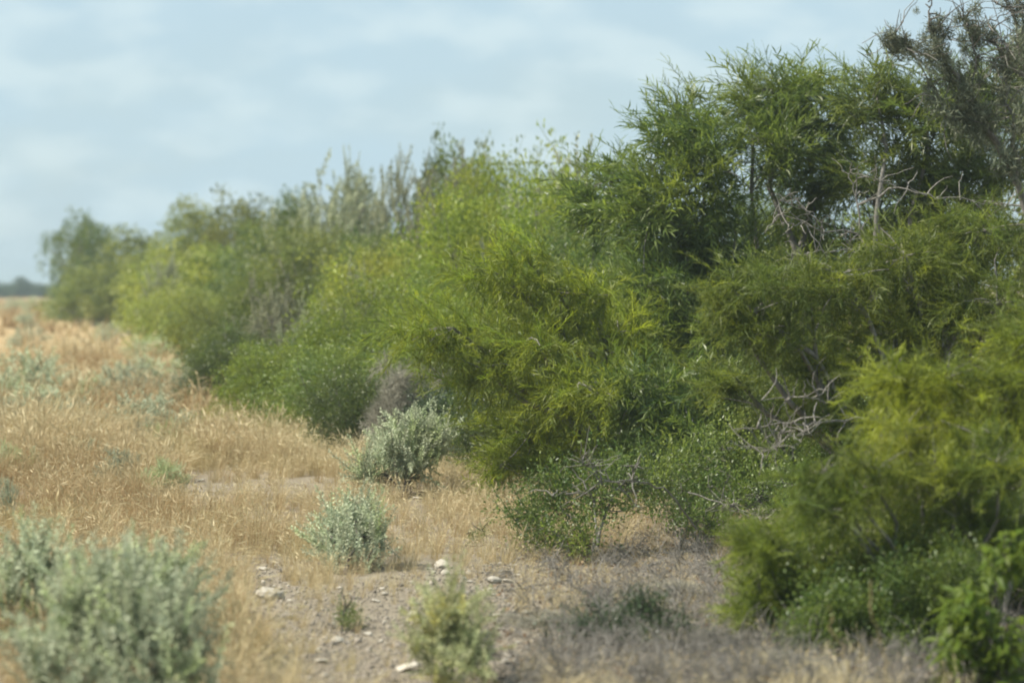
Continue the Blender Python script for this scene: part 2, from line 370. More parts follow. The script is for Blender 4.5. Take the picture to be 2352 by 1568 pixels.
def auto_lobes(H, Wd, r, n=8, low=.25, top=.85):
    lo = []
    for i in range(n):
        a = r.uniform(0, 6.28); rr = Wd * r.uniform(.2, .68); z = H * r.uniform(low, top - .15)
        s = r.uniform(.32, .5); k = 1 - .45 * max(0, z / H - .5)
        lo.append((np.array([math.cos(a) * rr * k, math.sin(a) * rr * k, z]), np.array([Wd * s, Wd * s, H * s * .55])))
    for i in range(n // 2):
        a = r.uniform(0, 6.28); rr = Wd * r.uniform(.5, .95); s = r.uniform(.14, .26)
        lo.append((np.array([math.cos(a) * rr, math.sin(a) * rr, H * r.uniform(low, .75)]), np.array([Wd * s, Wd * s, H * s * .6])))
    for i in range(3): lo.append((np.array([r.normal(0, .35) * Wd, r.normal(0, .3) * Wd, H * r.uniform(.8, 1.0)]), np.array([Wd * .16, Wd * .16, H * .12])))
    lo.append((np.array([r.normal(0, .15) * Wd, 0, H * (top - .1)]), np.array([Wd * .38, Wd * .38, H * .22])))
    return lo
SPRAY_CACHE = {}
def spray_meshes(key, tpls, mat, sname):
    k = (key, mat)
    if k not in SPRAY_CACHE: SPRAY_CACHE[k] = [mesh(sname, t, mat) for t in tpls]
    return SPRAY_CACHE[k]
def add_sprays(rt, nm, meshes, pos, mats):
    for i in range(len(pos)):
        o = bpy.data.objects.new(nm, meshes[i % len(meshes)]); COL.objects.link(o); o.parent = rt
        m = Matrix(mats[i].tolist()).to_4x4(); m.translation = Vector(pos[i]); o.matrix_basis = m
def spread(tpls, pos, mats, tint):
    out = []
    for i, t in enumerate(tpls):
        s = slice(i, None, len(tpls))
        if len(pos[s]): out.append(stamp(t, mats[s], pos[s], tint[s]))
    return cat(out)
def pick_front(q, d, n, r):
    """the pieces that show largest: on the camera's side and along the top"""
    sc = -d[:, 1] * .9 + d[:, 2] * .7 + r.normal(0, .35, len(q)); return np.argsort(-sc)[:n]

def hero(name, label, catg, group, base, lobes_uv, kind, mat, seed, bark='bark', n_obj=220, n_fill=600, r0=.05, up=.25, scale=(.8, 1.25), depth=.9, nm='leaf_spray', shell=.5, extra=None, twig_n=140):
    """a plant shaped by lobes (u, v, ru, rv, D); parts: limb, twigs, foliage and single sprays"""
    r = np.random.default_rng(seed); bx, by = base; bz = float(G(bx, by)); B = np.array([bx, by, bz])
    lob = []
    for (u, v, ru, rv, D) in lobes_uv:
        s = D * K / FPX; lob.append((P3(u, v, D) - B, np.array([ru * s, max(ru * s * depth, .2), rv * s])))
    rt = root(name, B, label, catg, group)
    lim = limbs_to(lob, np.zeros(3), r, r0)
    if kind in ('feather', 'mist', 'broad') or name in ('sage_bush', 'thorn_shrub'):                       # break every lobe into uneven clumps
        sub = []
        for c, ra in lob:
            for _ in range(5):
                o = unit(r.normal(0, 1, 3)) * ra * r.uniform(.35, .95); sub.append((c + o, ra * r.uniform(.25, .55) * np.array([1, 1, .62 if kind == 'mist' else .85])))
        lob = [(c, ra * np.array([.85, .85, .7])) for c, ra in lob] + sub
    for p, rad in lim: obj('limb', mesh('limb', tube(p, rad, 6), bark, True), rt)
    q, d, k = crown_points(lob, int((n_obj + n_fill) * 2.2), r, shell)
    q, d = q[:n_obj + n_fill], d[:n_obj + n_fill]
    ax = unit(d * .7 + np.array([-.3 if kind in ('feather', 'mist') else 0, 0, up]) + r.normal(0, .4, q.shape)); fr = frames(ax, r) * r.uniform(*scale, len(q))[:, None, None]
    pick = pick_front(q, d, n_obj, r); rest = np.setdiff1d(np.arange(len(q)), pick)
    fine, coarse, key = {'feather': (FINE, COARSE, 'feather'), 'mist': (MIST, MIST_C, 'mist'), 'small': (SMALL, SMALL, 'small'), 'shoot': (SHOOT, SHOOT, 'shoot'), 'broad': ([BROAD], [BROAD], 'broad')}[kind]
    off = (ax * np.linalg.norm(fine[0][0].max(0)) * .5)
    pos = q - off * .6
    add_sprays(rt, nm, spray_meshes(key, fine, mat, nm), pos[pick], fr[pick])
    if len(rest): obj('foliage', mesh('foliage', spread(coarse, pos[rest], fr[rest], r.uniform(-.25, .25, len(rest))), mat), rt, kind='stuff')
    tq = pos[r.permutation(len(pos))[:twig_n]]
    if len(tq): obj('twigs', mesh('twigs', twigs_to(tq, lim, r, .009 if r0 > .03 else .005), bark), rt, kind='stuff')
    return rt

LIB = {}
def lib(kind, mat, var, bark='bark'):
    """shapes shared by plants of one kind: list of (part name, mesh, kind, matrix), with height and half width"""
    k = (kind, mat, var)
    if k in LIB: return LIB[k]
    r = np.random.default_rng(hash((len(kind) * 31 + ord(kind[0]) * 7 + ord(kind[-1]), var)) % 99991)
    par = dict(bush=dict(H=2.8, W=1.7, n=1150, no=36, lob=13, low=.14, tp=[tpl_small(r, 34, .46, .05, .034, .12) for _ in range(4)], up=.15, r0=.03, sc=(.55, 1.45)),
               far=dict(H=4.0, W=2.6, n=1150, no=0, lob=15, low=.12, tp=[tpl_small(r, 22, .5, .10, .075, .2, False) for _ in range(4)], up=.3, r0=.05, sc=(.8, 1.3)),
               sage=dict(H=.95, W=.6, n=430, no=0, lob=9, low=.25, tp=[tpl_shoot(r, .2, 22, .03, .016) for _ in range(4)], up=.75, r0=.012, sc=(.7, 1.2)),
               sagefar=dict(H=1.0, W=.75, n=240, no=0, lob=8, low=.25, tp=[tpl_shoot(r, .26, 14, .055, .032) for _ in range(4)], up=.75, r0=.012, sc=(.7, 1.2)),
               spike=dict(H=2.2, W=1.3, n=420, no=0, lob=10, low=.3, tp=[tpl_shoot(r, .30, 24, .055, .038) for _ in range(4)], up=.55, r0=.02, sc=(.6, 1.3)),
               dead=dict(H=1.4, W=1.0, n=330, no=0, lob=8, low=.2, tp=[tpl_twigs(r, 8, .42, .005) for _ in range(4)], up=.3, r0=.02, sc=(.7, 1.2)))[kind]
    lo = auto_lobes(par['H'], par['W'], r, par['lob'], par['low'])
    lim = limbs_to(lo, np.zeros(3), r, par['r0']); q, d, _ = crown_points(lo, int(par['n'] * 2.2), r, .45); q, d = q[:par['n']], d[:par['n']]
    ax = unit(d * .7 + np.array([0, 0, par['up']]) + r.normal(0, .35, q.shape)); fr = frames(ax, r, 1) * r.uniform(*par['sc'], len(q))[:, None, None]
    parts = []
    wood = cat([tube(p, rad, 5) for p, rad in lim] + [twigs_to(q[r.permutation(len(q))[:70]], lim, r, par['r0'] * .3)])
    parts.append(('stems', mesh('stems', wood, bark, False), None, None))
    no = par['no']; pk = np.argsort(-(d[:, 2] + r.normal(0, .3, len(d))))[:no]; rest = np.setdiff1d(np.arange(len(q)), pk)
    fn = 'twigs' if kind == 'dead' else 'foliage'
    parts.append((fn, mesh(fn, spread(par['tp'], q[rest] - ax[rest] * .1, fr[rest], r.uniform(-.25, .25, len(rest))), mat), 'stuff', None))
    sm = [mesh('leafy_twig', t, mat) for t in par['tp']] if no else []
    for j, i in enumerate(pk):
        m = Matrix(fr[i].tolist()).to_4x4(); m.translation = Vector(q[i] - ax[i] * .1); parts.append(('leafy_twig', sm[j % 4], None, m))
    fv = np.array([v.co[2] for v in parts[1][1].vertices]); zt = np.quantile(fv, .995); wx = np.quantile(np.abs(q[:, 0]), .97)
    LIB[k] = (parts, zt, wx); return LIB[k]
RZ = np.random.default_rng(5)
def place(name, label, catg, group, u0, u1, vtop, D, kind, mat, bark='bark', var=None, x=None, H=None):
    s = D * K / FPX; X = px((u0 + u1) / 2, D); z = float(G(X, D)); top = pz(vtop, D) - z
    parts, zt, wx = lib(kind, mat, int(RZ.integers(3)) if var is None else var, bark)
    rt = root(name, (X, D, z - .02), label, catg, group)
    rt.rotation_euler = (0, 0, float(RZ.uniform(0, 6.28))); sx = (u1 - u0) / 2 * s / wx; rt.scale = (sx, sx, top / zt)
    for nm, me, kd, m in parts:
        o = bpy.data.objects.new(nm, me); COL.objects.link(o); o.parent = rt
        if kd: o['kind'] = kd
        if m is not None: o.matrix_basis = m
    return rt

# ------------------------------------------------------------------ ground
def axis(parts):
    a = [];
    for lo, hi, st in parts: a.append(np.arange(lo, hi, st))
    return np.concatenate(a)
gx = axis([(-4000, -400, 400), (-400, -60, 20), (-60, -12, 3), (-12, 9, .14), (9, 40, 3), (40, 400, 20), (400, 4001, 400)])
gy = axis([(-60, 8, 4), (8, 34, .14), (34, 60, .5), (60, 160, 3), (160, 600, 20), (600, 5001, 200)])
XX, YY = np.meshgrid(gx, gy, indexing='ij'); ZZ = G(XX, YY)
nx, ny = len(gx), len(gy); idx = np.arange(nx * ny).reshape(nx, ny)
a, b, c, d = idx[:-1, :-1].ravel(), idx[1:, :-1].ravel(), idx[1:, 1:].ravel(), idx[:-1, 1:].ravel()
obj('ground', mesh('ground', T(np.stack([XX.ravel(), YY.ravel(), ZZ.ravel()], 1), np.concatenate([np.stack([a, b, c], 1), np.stack([a, c, d], 1)])), 'ground', True), kind='structure')

# ------------------------------------------------------------------ haze in the air
bm = bmesh.new(); bmesh.ops.create_cube(bm, size=1.0); hm = bpy.data.meshes.new('haze'); bm.to_mesh(hm); bm.free()
hz = obj('haze', hm, None, (0, 2420, 4), kind='stuff'); hz.scale = (8200, 5260, 11)
mh_, th_, oh_ = mat_base('haze_air'); pv = th_.nodes.new('ShaderNodeVolumePrincipled')
pv.inputs['Color'].default_value = (.60, .72, .76, 1); pv.inputs['Density'].default_value = .0008; pv.inputs['Anisotropy'].default_value = .1
th_.links.new(pv.outputs[0], oh_.inputs['Volume']); hm.materials.append(mh_)
tag(hz, 'thin pale haze over the dry brush country', 'haze', None, 'stuff')
# ------------------------------------------------------------------ the mesquite trees and shrubs on the right
TREE = 'feathery trees in the thicket on the right'
hero('mesquite_tree', 'yellow-green feathery mesquite leaning left over the dry grass at the middle of the picture', 'tree', TREE, (px(1500, 27.3), 27.3),
     [(1150, 640, 130, 45, 26), (1040, 765, 125, 50, 25.6), (1110, 860, 90, 50, 25.6), (1280, 690, 120, 80, 26.2), (1200, 590, 80, 30, 26), (1250, 860, 120, 110, 26.4),
      (1190, 1010, 80, 90, 26.3), (1150, 1080, 60, 50, 26), (1270, 1080, 70, 60, 25.8), (1380, 880, 90, 70, 25.6), (1220, 790, 110, 60, 25.4), (1420, 780, 110, 110, 26.8), (1310, 1010, 100, 90, 26.8), (1420, 960, 110, 100, 27.2), (1330, 890, 110, 50, 24.8)],
     'mist', 'feather_yellow', 11, 'bark', 300, 1150, .06, .1)
hero('mesquite_tree', 'green feathery tree with sprays spiking into the sky just left of the tallest crown', 'tree', TREE, (px(1600, 28.6), 28.6),
     [(1400, 440, 110, 110, 29), (1560, 290, 90, 90, 28.6), (1530, 450, 130, 120, 28.2), (1690, 560, 110, 120, 28.4), (1620, 420, 120, 110, 28.2), (1560, 620, 130, 100, 28.6), (1500, 880, 130, 130, 28.8), (1590, 760, 110, 110, 27.6), (1620, 920, 100, 100, 26.4), (1480, 680, 100, 100, 27.8), (1480, 900, 110, 70, 25), (1590, 1010, 110, 80, 24.8), (1420, 1060, 90, 60, 25), (1540, 1110, 80, 50, 24.4)],
     'feather', 'feather_green', 12, 'bark', 300, 1500, .055, .35)
hero('mesquite_tree', 'tallest green feathery tree whose crown tops the thicket beside the grey dead limbs', 'tree', TREE, (px(1760, 29.5), 29.5),
     [(1770, 230, 110, 100, 29), (1890, 250, 110, 100, 29.2), (1730, 350, 120, 100, 28.6), (1860, 400, 120, 120, 29.5), (1790, 560, 130, 120, 30), (1720, 780, 130, 150, 30)],
     'feather', 'feather_green', 13, 'bark', 300, 850, .06, .35)
hero('mesquite_tree', 'dark green feathery tree partly hidden behind the moss-hung branches at the upper right', 'tree', TREE, (px(2080, 28.6), 28.6),
     [(2010, 230, 100, 100, 28.2), (2130, 290, 110, 120, 28), (2010, 400, 110, 100, 28.6), (2180, 450, 120, 120, 28.4), (2310, 330, 120, 150, 28.6), (2250, 220, 90, 90, 28.8), (2360, 200, 80, 110, 28.8), (2060, 560, 140, 100, 29)],
     'feather', 'feather_green', 14, 'bark', 300, 850, .06, .35)
hero('mesquite_tree', 'olive feathery mesquite reaching its bushy limbs left under the grey dead branches', 'tree', TREE, (px(2150, 20.8), 20.8),
     [(1670, 660, 80, 50, 20), (1790, 680, 130, 70, 20.1), (1760, 780, 100, 60, 20), (1930, 650, 130, 80, 20.4), (1960, 850, 120, 70, 20.8), (2130, 700, 130, 80, 20.8), (2080, 610, 150, 90, 20.6), (2250, 560, 140, 110, 20.7),
      (2050, 760, 130, 75, 20.6), (2290, 720, 120, 90, 20.4), (1860, 840, 90, 50, 20.4), (1690, 880, 70, 50, 20.6), (1800, 930, 90, 50, 20.8), (1960, 960, 110, 60, 20.2), (2120, 860, 110, 70, 20.4), (1700, 740, 70, 50, 20)],
     'mist', 'feather_olive', 15, 'bark', 300, 1200, .05, .1, (.65, 1.0))
hero('mesquite_tree', 'bright yellow-green drooping mesquite at the right edge, below the olive one', 'tree', TREE, (px(2290, 16.8), 16.8),
     [(2050, 880, 90, 60, 16.4), (2170, 890, 110, 70, 16.5), (2300, 890, 110, 85, 16.6), (2380, 780, 90, 90, 17), (2110, 980, 90, 60, 16.8), (2260, 990, 120, 80, 16.9)],
     'mist', 'feather_muted', 16, 'bark', 300, 260, .03, -.1, (.5, 1.05))
hero('mesquite_shrub', 'yellow-green drooping mesquite with an orange tinge, lowest of the bright sprays at right', 'shrub', TREE, (px(2190, 15.9), 15.9),
     [(1890, 1100, 90, 55, 15.5), (2020, 1090, 100, 65, 15.6), (2150, 1090, 110, 75, 15.7), (2290, 1080, 110, 85, 15.6), (1850, 1160, 50, 45, 15.4), (2200, 1200, 120, 80, 15.9), (2320, 1220, 100, 90, 15.9), (2060, 1190, 100, 60, 16), (2080, 1000, 90, 50, 15.9), (2240, 1010, 110, 60, 16), (1960, 1150, 70, 70, 15.5)],
     'mist', 'feather_muted', 17, 'bark', 300, 300, .025, -.1, (.5, 1.0))
hero('mesquite_shrub', 'low green feathery shrub fanning left over the brown twig litter at lower right', 'shrub', TREE, (px(1790, 16.2), 16.2),
     [(1740, 1250, 75, 60, 16), (1810, 1330, 85, 80, 16.3), (1750, 1390, 70, 70, 16), (1800, 1450, 80, 60, 16.2), (1710, 1470, 60, 45, 16), (1850, 1230, 80, 60, 16.3)],
     'mist', 'feather_olive', 18, 'bark', 300, 330, .014, .2, (.45, .85))
SH = 'leafy shrubs at the foot of the thicket'
hero('thorn_shrub', 'dark green dense shrub behind the pale dry canes at lower right', 'shrub', SH, (px(1980, 15.6), 15.6),
     [(1920, 1280, 110, 90, 15.9), (2040, 1270, 120, 90, 15.8), (1950, 1420, 120, 110, 15.4), (2080, 1400, 90, 110, 15.3), (1880, 1480, 90, 70, 15.2), (2030, 1510, 100, 60, 15.2), (2130, 1300, 80, 80, 15.6), (1870, 1560, 90, 50, 15), (2120, 1530, 90, 70, 14.9), (2200, 1330, 90, 90, 15.3), (1950, 1590, 90, 50, 14.5), (2080, 1600, 90, 50, 14.5), (1850, 1600, 60, 40, 14.6)],
     'small', 'small_green', 19, 'bark_dark', 300, 780, .025, .2, (.45, .75), nm='leafy_twig')
hero('broadleaf_shrub', 'shrub with long glossy lance-shaped leaves in the lower right corner', 'shrub', SH, (px(2280, 14.1), 14.1),
     [(2220, 1400, 65, 85, 14), (2310, 1290, 70, 80, 14.2), (2290, 1470, 90, 90, 13.9), (2190, 1500, 60, 70, 13.9), (2330, 1560, 90, 60, 13.9), (2200, 1600, 80, 50, 13.8)],
     'broad', 'broad', 20, 'bark_dark', 300, 900, .014, -.3, (.5, .95), nm='leaf', shell=.2)
hero('thorn_shrub', 'small-leaved green shrub standing on the stony ground under the leaning mesquite', 'shrub', SH, (px(1360, 21), 21),
     [(1180, 1180, 55, 45, 21), (1260, 1130, 80, 70, 21.4), (1380, 1120, 90, 80, 21.4), (1330, 1230, 60, 60, 20.8), (1250, 1230, 50, 40, 20.8), (1460, 1090, 90, 80, 21.6)],
     'small', 'small_green', 21, 'bark', 170, 110, .018, .2, (.45, .95), nm='leafy_twig')
hero('thorn_shrub', 'shaded dull green shrub with bare grey stems right of the small-leaved one', 'shrub', SH, (px(1620, 22.5), 22.5),
     [(1560, 1120, 100, 80, 22.6), (1650, 1060, 110, 110, 23), (1620, 1200, 90, 60, 22), (1740, 1130, 110, 90, 22.4)],
     'small', 'small_green', 22, 'bark', 120, 160, .025, .2, (.6, 1.0), nm='leafy_twig')
hero('thorn_shrub', 'low dark scrubby bush sprawled among the twig litter near the bottom edge', 'shrub', SH, (px(1450, 15.9), 15.9),
     [(1390, 1440, 80, 50, 15.9), (1490, 1430, 90, 55, 15.9), (1290, 1470, 80, 35, 15.8), (1440, 1490, 100, 40, 15.6), (1560, 1470, 60, 45, 15.8)],
     'small', 'small_dark', 23, 'bark_dark', 110, 70, .010, .2, (.35, .6), nm='leafy_twig')

# second row behind, closing the thicket
BK = 'bushes closing the thicket behind the feathery trees'
for lab, u0, u1, vt, D, mt in [
    ('green bush filling the thicket behind the leaning mesquite', 1330, 1680, 560, 32, 'small_green'),
    ('green bush showing between limbs under the tallest crown', 1620, 1960, 520, 33, 'small_green'),
    ('dark bush behind the grey dead limbs in the upper thicket', 1880, 2250, 430, 33, 'small_olive'),
    ('olive bush at the right edge behind the moss-hung tree', 2150, 2860, 420, 32, 'small_olive'),
    ('shaded bush in the hollow behind the olive mesquite', 1560, 1900, 800, 27, 'small_green'),
    ('shaded bush low in the hollow at the right, behind the bright sprays', 1840, 2200, 790, 24.5, 'small_green'),
    ('shaded bush at the right edge behind the bright drooping mesquite', 2130, 2760, 800, 22.5, 'small_olive'),
    ('dense bush behind the dark shrub at the lower right', 1880, 2200, 1120, 19.5, 'small_green'),
    ('dense bush at the right edge behind the long-leaved shrub', 2150, 2720, 1080, 17.6, 'small_green')]:
    place('thicket_bush', lab, 'bush', BK, u0, u1, vt, D, 'bush', mt)

# ------------------------------------------------------------------ the hedge of brush running away to the left
HG = 'bushes of the brush line running away to the left'
GY = 'grey leafy shrubs in the brush line'
hedge = [
    # label, u0, u1, vtop, D, kind, mat
    ('dark feathery tree at the far left end of the brush line', 115, 285, 500, 120, 'far', 'small_green'),
    ('olive bush second from the far end of the brush line', 170, 380, 530, 108, 'far', 'small_olive'),
    ('olive bush on the skyline where the brush line steps up at left', 310, 510, 470, 98, 'far', 'small_olive'),
    ('green skyline bush between the step and the grey spiky shrub', 420, 670, 464, 86, 'far', 'small_olive'),
    ('dark green rounded skyline bush left of the grey spiky shrub', 570, 750, 455, 76, 'far', 'small_green'),
    ('low olive bush at the far end, behind the pale grass patch', 140, 350, 610, 110, 'far', 'small_olive'),
    ('broad yellow-olive bush bulging toward the grass at left', 300, 610, 570, 76, 'far', 'small_olive'),
    ('low yellow-olive bush at the edge of the grass at left', 310, 540, 655, 66, 'far', 'small_olive'),
    ('dark bush in the gap under the skyline at left', 490, 690, 525, 74, 'far', 'small_green'),
    ('low olive bush behind the grey sage mound', 430, 660, 630, 58, 'bush', 'small_olive'),
    ('green skyline bush between the two grey spiky shrubs', 740, 930, 440, 64, 'far', 'small_green'),
    ('green bush below the left grey spiky shrub', 590, 830, 525, 58, 'bush', 'small_olive'),
    ('dark green bush below the middle skyline', 760, 990, 535, 54, 'bush', 'small_green'),
    ('leafy green-topped skyline bush right of the grey spikes', 920, 1085, 352, 57, 'far', 'small_green'),
    ('dull green skyline bush left of the bright green one', 990, 1160, 368, 54, 'far', 'small_olive'),
    ('bright green bush standing up to the skyline at the middle', 1030, 1290, 372, 46, 'bush', 'small_bright'),
    ('bright green bush below the middle skyline bush', 990, 1260, 455, 42, 'bush', 'small_bright'),
    ('green bush between the middle skyline and the leaning mesquite', 1150, 1430, 415, 38, 'bush', 'small_bright'),
    ('shaded green bush behind the top of the leaning mesquite', 1220, 1500, 500, 34, 'bush', 'small_green'),
    ('green bush in the middle of the brush line above the bright round one', 830, 1110, 555, 47, 'bush', 'small_olive'),
    ('bright yellow-green round bush left of the leaning mesquite', 730, 950, 640, 39, 'bush', 'small_bright'),
    ('green bush between the bright round bush and the leaning mesquite', 890, 1120, 655, 36, 'bush', 'small_bright'),
    ('low green bush poking out into the grass at left', 425, 610, 735, 43, 'bush', 'small_green'),
    ('green bush low at the edge of the tan grass', 530, 740, 790, 38, 'bush', 'small_bright'),
    ('green bush at the grass edge below the bright round bush', 650, 880, 795, 35, 'bush', 'small_green'),
    ('low dark green bush at the foot of the dead grey brush', 750, 950, 850, 32.5, 'bush', 'small_green'),
    ('blue-green shaded bush right of the grey-green sage bush', 940, 1150, 890, 31, 'bush', 'small_dark'),
    ('shaded bush low behind the hanging sprays of the leaning mesquite', 1060, 1320, 830, 29.5, 'bush', 'small_green')]
for lab, u0, u1, vt, D, kd, mt in hedge:
    w = .15 * (u1 - u0); place('brush_bush', lab, 'bush', HG, u0 - w * (u0 > 430), u1 + w, vt, D, kd, mt)
for lab, u0, u1, vt, D in [
    ('left grey spiky shrub sticking up above the brush line', 655, 815, 385, 61),
    ('thin grey shrub with one tall plume on the skyline', 770, 845, 356, 62),
    ('grey shrub rising to a plume in the middle skyline', 855, 975, 350, 58),
    ('pale grey-leaved shrub on the skyline beside the green-topped bush', 950, 1060, 348, 53),
    ('thin pale shrub on the skyline left of the feathery trees', 1225, 1410, 345, 40)]:
    w = .38 * (u1 - u0); place('spiky_shrub', lab, 'shrub', GY, u0 - w, u1 + w, vt + 8, D, 'spike', 'grey_shrub')
place('spiky_shrub', 'pale grey sage mound in the brush line left of the round bush', 'shrub', GY, 550, 745, 628, 45, 'spike', 'grey_shrub')
place('spiky_shrub', 'grey shrub low between the sage mound and the bright round bush', 'shrub', GY, 640, 780, 690, 42, 'spike', 'grey_shrub')
place('spiky_shrub', 'small pale grey shrub within the far olive bushes', 'shrub', GY, 330, 420, 585, 73, 'spike', 'grey_shrub')
place('spiky_shrub', 'pale patch of grey shrub above the bright round bush', 'shrub', GY, 770, 880, 605, 43.5, 'spike', 'grey_shrub')
place('spiky_shrub', 'tiny pale shrub at the foot of the far end of the brush line', 'shrub', GY, 185, 245, 660, 108, 'spike', 'grey_shrub')
place('dead_brush', 'tangle of grey dead brush left of the hanging mesquite sprays', 'dead bush', None, 840, 1020, 815, 31.5, 'dead', 'bark_olive', 'bark_olive')
place('dead_brush', 'grey bare twigs above the bright round bush', 'dead bush', None, 890, 1060, 590, 46, 'dead', 'bark_olive', 'bark_olive')

for lab, u0, u1, vt, D in [('low dead grey brush left of the low dark bush', 1170, 1330, 1400, 16.6), ('dead grey brush on the litter above the low dark bush', 1440, 1640, 1325, 18.4),
                           ('dead grey brush between the low dark bush and the low feathery shrub', 1560, 1720, 1440, 15.5), ('bare dead brush at the foot of the dark shrub', 1740, 1900, 1490, 14.6),
                           ('grey dead brush tangled between the two bright drooping mesquites', 1960, 2200, 940, 17.2)]:
    place('dead_brush', lab, 'dead bush', None, u0, u1, vt, D, 'dead', 'bark_olive', 'bark_olive')
FT = 'dark trees on the far horizon'
for i, (u0, u1, vt) in enumerate([(-70, 30, 648), (10, 80, 636), (60, 125, 650), (-140, -40, 640), (100, 190, 652)]):
    place('far_tree', ['dark distant tree cut by the left edge on the horizon', 'tallest dark distant tree on the horizon at left', 'dark distant tree on the horizon nearest the brush line',
                       'dark distant tree on the horizon outside the left edge', 'dark distant tree behind the end of the brush line'][i], 'tree', FT, u0, u1, vt, 330 + 9 * i, 'far', 'small_dark')

# ------------------------------------------------------------------ sage bushes
SG = 'silvery sage bushes in the grass'
def sage_hero(label, lob, base, seed, mat='sage', n=240, fill=240, sc=(.6, 1.35)):
    return hero('sage_bush', label, 'sage bush', SG, base, lob, 'shoot', mat, seed, 'bark_dark', n, fill, .011, .8, sc, nm='shoot', shell=.3, twig_n=110)
sage_hero('large blurred silvery sage bush at the lower left, nearest the camera', [(170, 1440, 110, 110, 13), (300, 1450, 120, 110, 12.9), (410, 1500, 80, 70, 12.9), (240, 1380, 90, 70, 13.2), (350, 1560, 110, 70, 12.7), (160, 1560, 120, 70, 12.7), (450, 1560, 60, 50, 12.8), (120, 1500, 60, 50, 12.8)], (px(270, 13), 13), 31, n=290, fill=60, sc=(.6, 1.7))
sage_hero('silvery sage bush cut by the left edge, lower left', [(30, 1330, 90, 80, 15.6), (90, 1300, 60, 60, 15.6), (0, 1420, 90, 80, 15.4), (80, 1420, 70, 70, 15.5)], (px(40, 15.5), 15.5), 32, n=200, fill=90)
sage_hero('sage bush with dead dark spikes above it, behind the largest one', [(300, 1340, 100, 60, 15.2), (390, 1350, 60, 60, 15), (250, 1370, 90, 60, 14.8), (400, 1420, 60, 60, 14.8)], (px(320, 15.1), 15.1), 33, n=200, fill=160)
sage_hero('pale sage bush with crooked dark stems in the middle of the grass', [(860, 1080, 50, 50, 27), (930, 1030, 70, 55, 27.2), (1000, 1010, 45, 50, 27.3), (960, 1070, 50, 40, 27), (950, 975, 35, 25, 27.2), (890, 1040, 50, 40, 27)], ground_at(925, 1142), 34, n=240, fill=120, sc=(.8, 1.7))
sage_hero('blue-grey upright sage bush at the end of the bare path', [(790, 1200, 55, 50, 20.2), (750, 1230, 40, 45, 20), (840, 1230, 45, 45, 20), (780, 1265, 60, 40, 19.8), (830, 1190, 35, 30, 20.2), (770, 1300, 50, 30, 19.6), (840, 1295, 50, 30, 19.7)], ground_at(790, 1325), 35, n=210, fill=90)
sage_hero('yellowing sage bush on the stones at the bottom, in front of the path', [(1020, 1430, 50, 55, 14.4), (1070, 1450, 50, 60, 14.4), (990, 1470, 45, 50, 14.3), (1040, 1390, 40, 35, 14.4), (1090, 1520, 50, 40, 14.2), (1000, 1540, 50, 40, 14.2)], (px(1035, 14.4), 14.4), 36, 'sage_yellow', 130, 30, (.6, 1.35))
hero('green_weed', 'small green weed growing alone on the bare path', 'weed', None, ground_at(785, 1462), [(745, 1440, 30, 14, 16.4), (800, 1430, 32, 26, 16.4), (825, 1440, 22, 18, 16.4), (790, 1405, 25, 12, 16.5)], 'small', 'small_green', 37, 'bark_dark', 34, 0, .006, .2, (.28, .42), nm='leafy_twig', twig_n=26)
hero('green_weed', 'tiny green sprig at the edge of the grass left of the small-leaved shrub', 'weed', None, ground_at(1100, 1250), [(1085, 1232, 16, 10, 22), (1105, 1222, 16, 12, 22)], 'small', 'small_green', 38, 'bark_dark', 14, 0, .004, .2, (.3, .4), nm='leafy_twig', twig_n=10)
for lab, u0, u1, vt, D in [
    ('grey-green sage mound cut by the left edge, halfway up the picture', -30, 155, 795, 46),
    ('sage mound right of the one at the left edge', 165, 270, 850, 44), ('wide pale sage mound between orange grass and brush line', 215, 375, 825, 47),
    ('low pale sage below the low green bush', 250, 440, 893, 37), ('small pale sage in the tan grass below the wide mound', 280, 350, 955, 33.5),
    ('low sage hidden in the tan grass at left', 140, 240, 1000, 30.5), ('faint sage mound in the grass right of the hidden one', 225, 330, 1025, 28.5),
    ('grey sage beside the far olive bushes at the grass edge', 290, 400, 765, 62), ('pale sage at the grass edge left of the low green bush', 385, 465, 740, 66),
    ('far grey sage on the left horizon', 0, 60, 682, 150), ('far grey sage near the end of the brush line', 60, 105, 678, 145),
    ('tiny far sage beside the pale grass patch', 20, 110, 745, 80), ('small sage at the left edge in the rust grass', -20, 60, 905, 38),
    ('small sage at the left edge above the lower left bushes', -15, 45, 1090, 24), ('grey sage behind the far grass at left', 100, 160, 700, 120),
    ('broad pale sage in the rust grass near the left edge', 30, 190, 870, 42), ('low sage patch at the grass edge under the far olive bushes', 300, 420, 810, 52), ('sage patch in the rust grass between the left mounds', 120, 230, 905, 38.5),
    ('pale sage patch left of the low green bush, in front of it', 380, 470, 840, 43), ('low sage in the tan grass below the green edge bushes', 330, 430, 960, 33), ('faint low sage in the tan grass near the small clearing', 330, 420, 1045, 27.5),
    ('pale sage among the tall straw at the left edge', -20, 70, 1010, 29), ('far pale sage below the horizon at left', 25, 90, 715, 100), ('far pale sage in front of the far olive bushes', 215, 300, 735, 84)]:
    place('sage_bush', lab, 'sage bush', SG, u0, u1, vt, D, 'sage' if D < 35 else 'sagefar', 'sage', 'bark_dark')

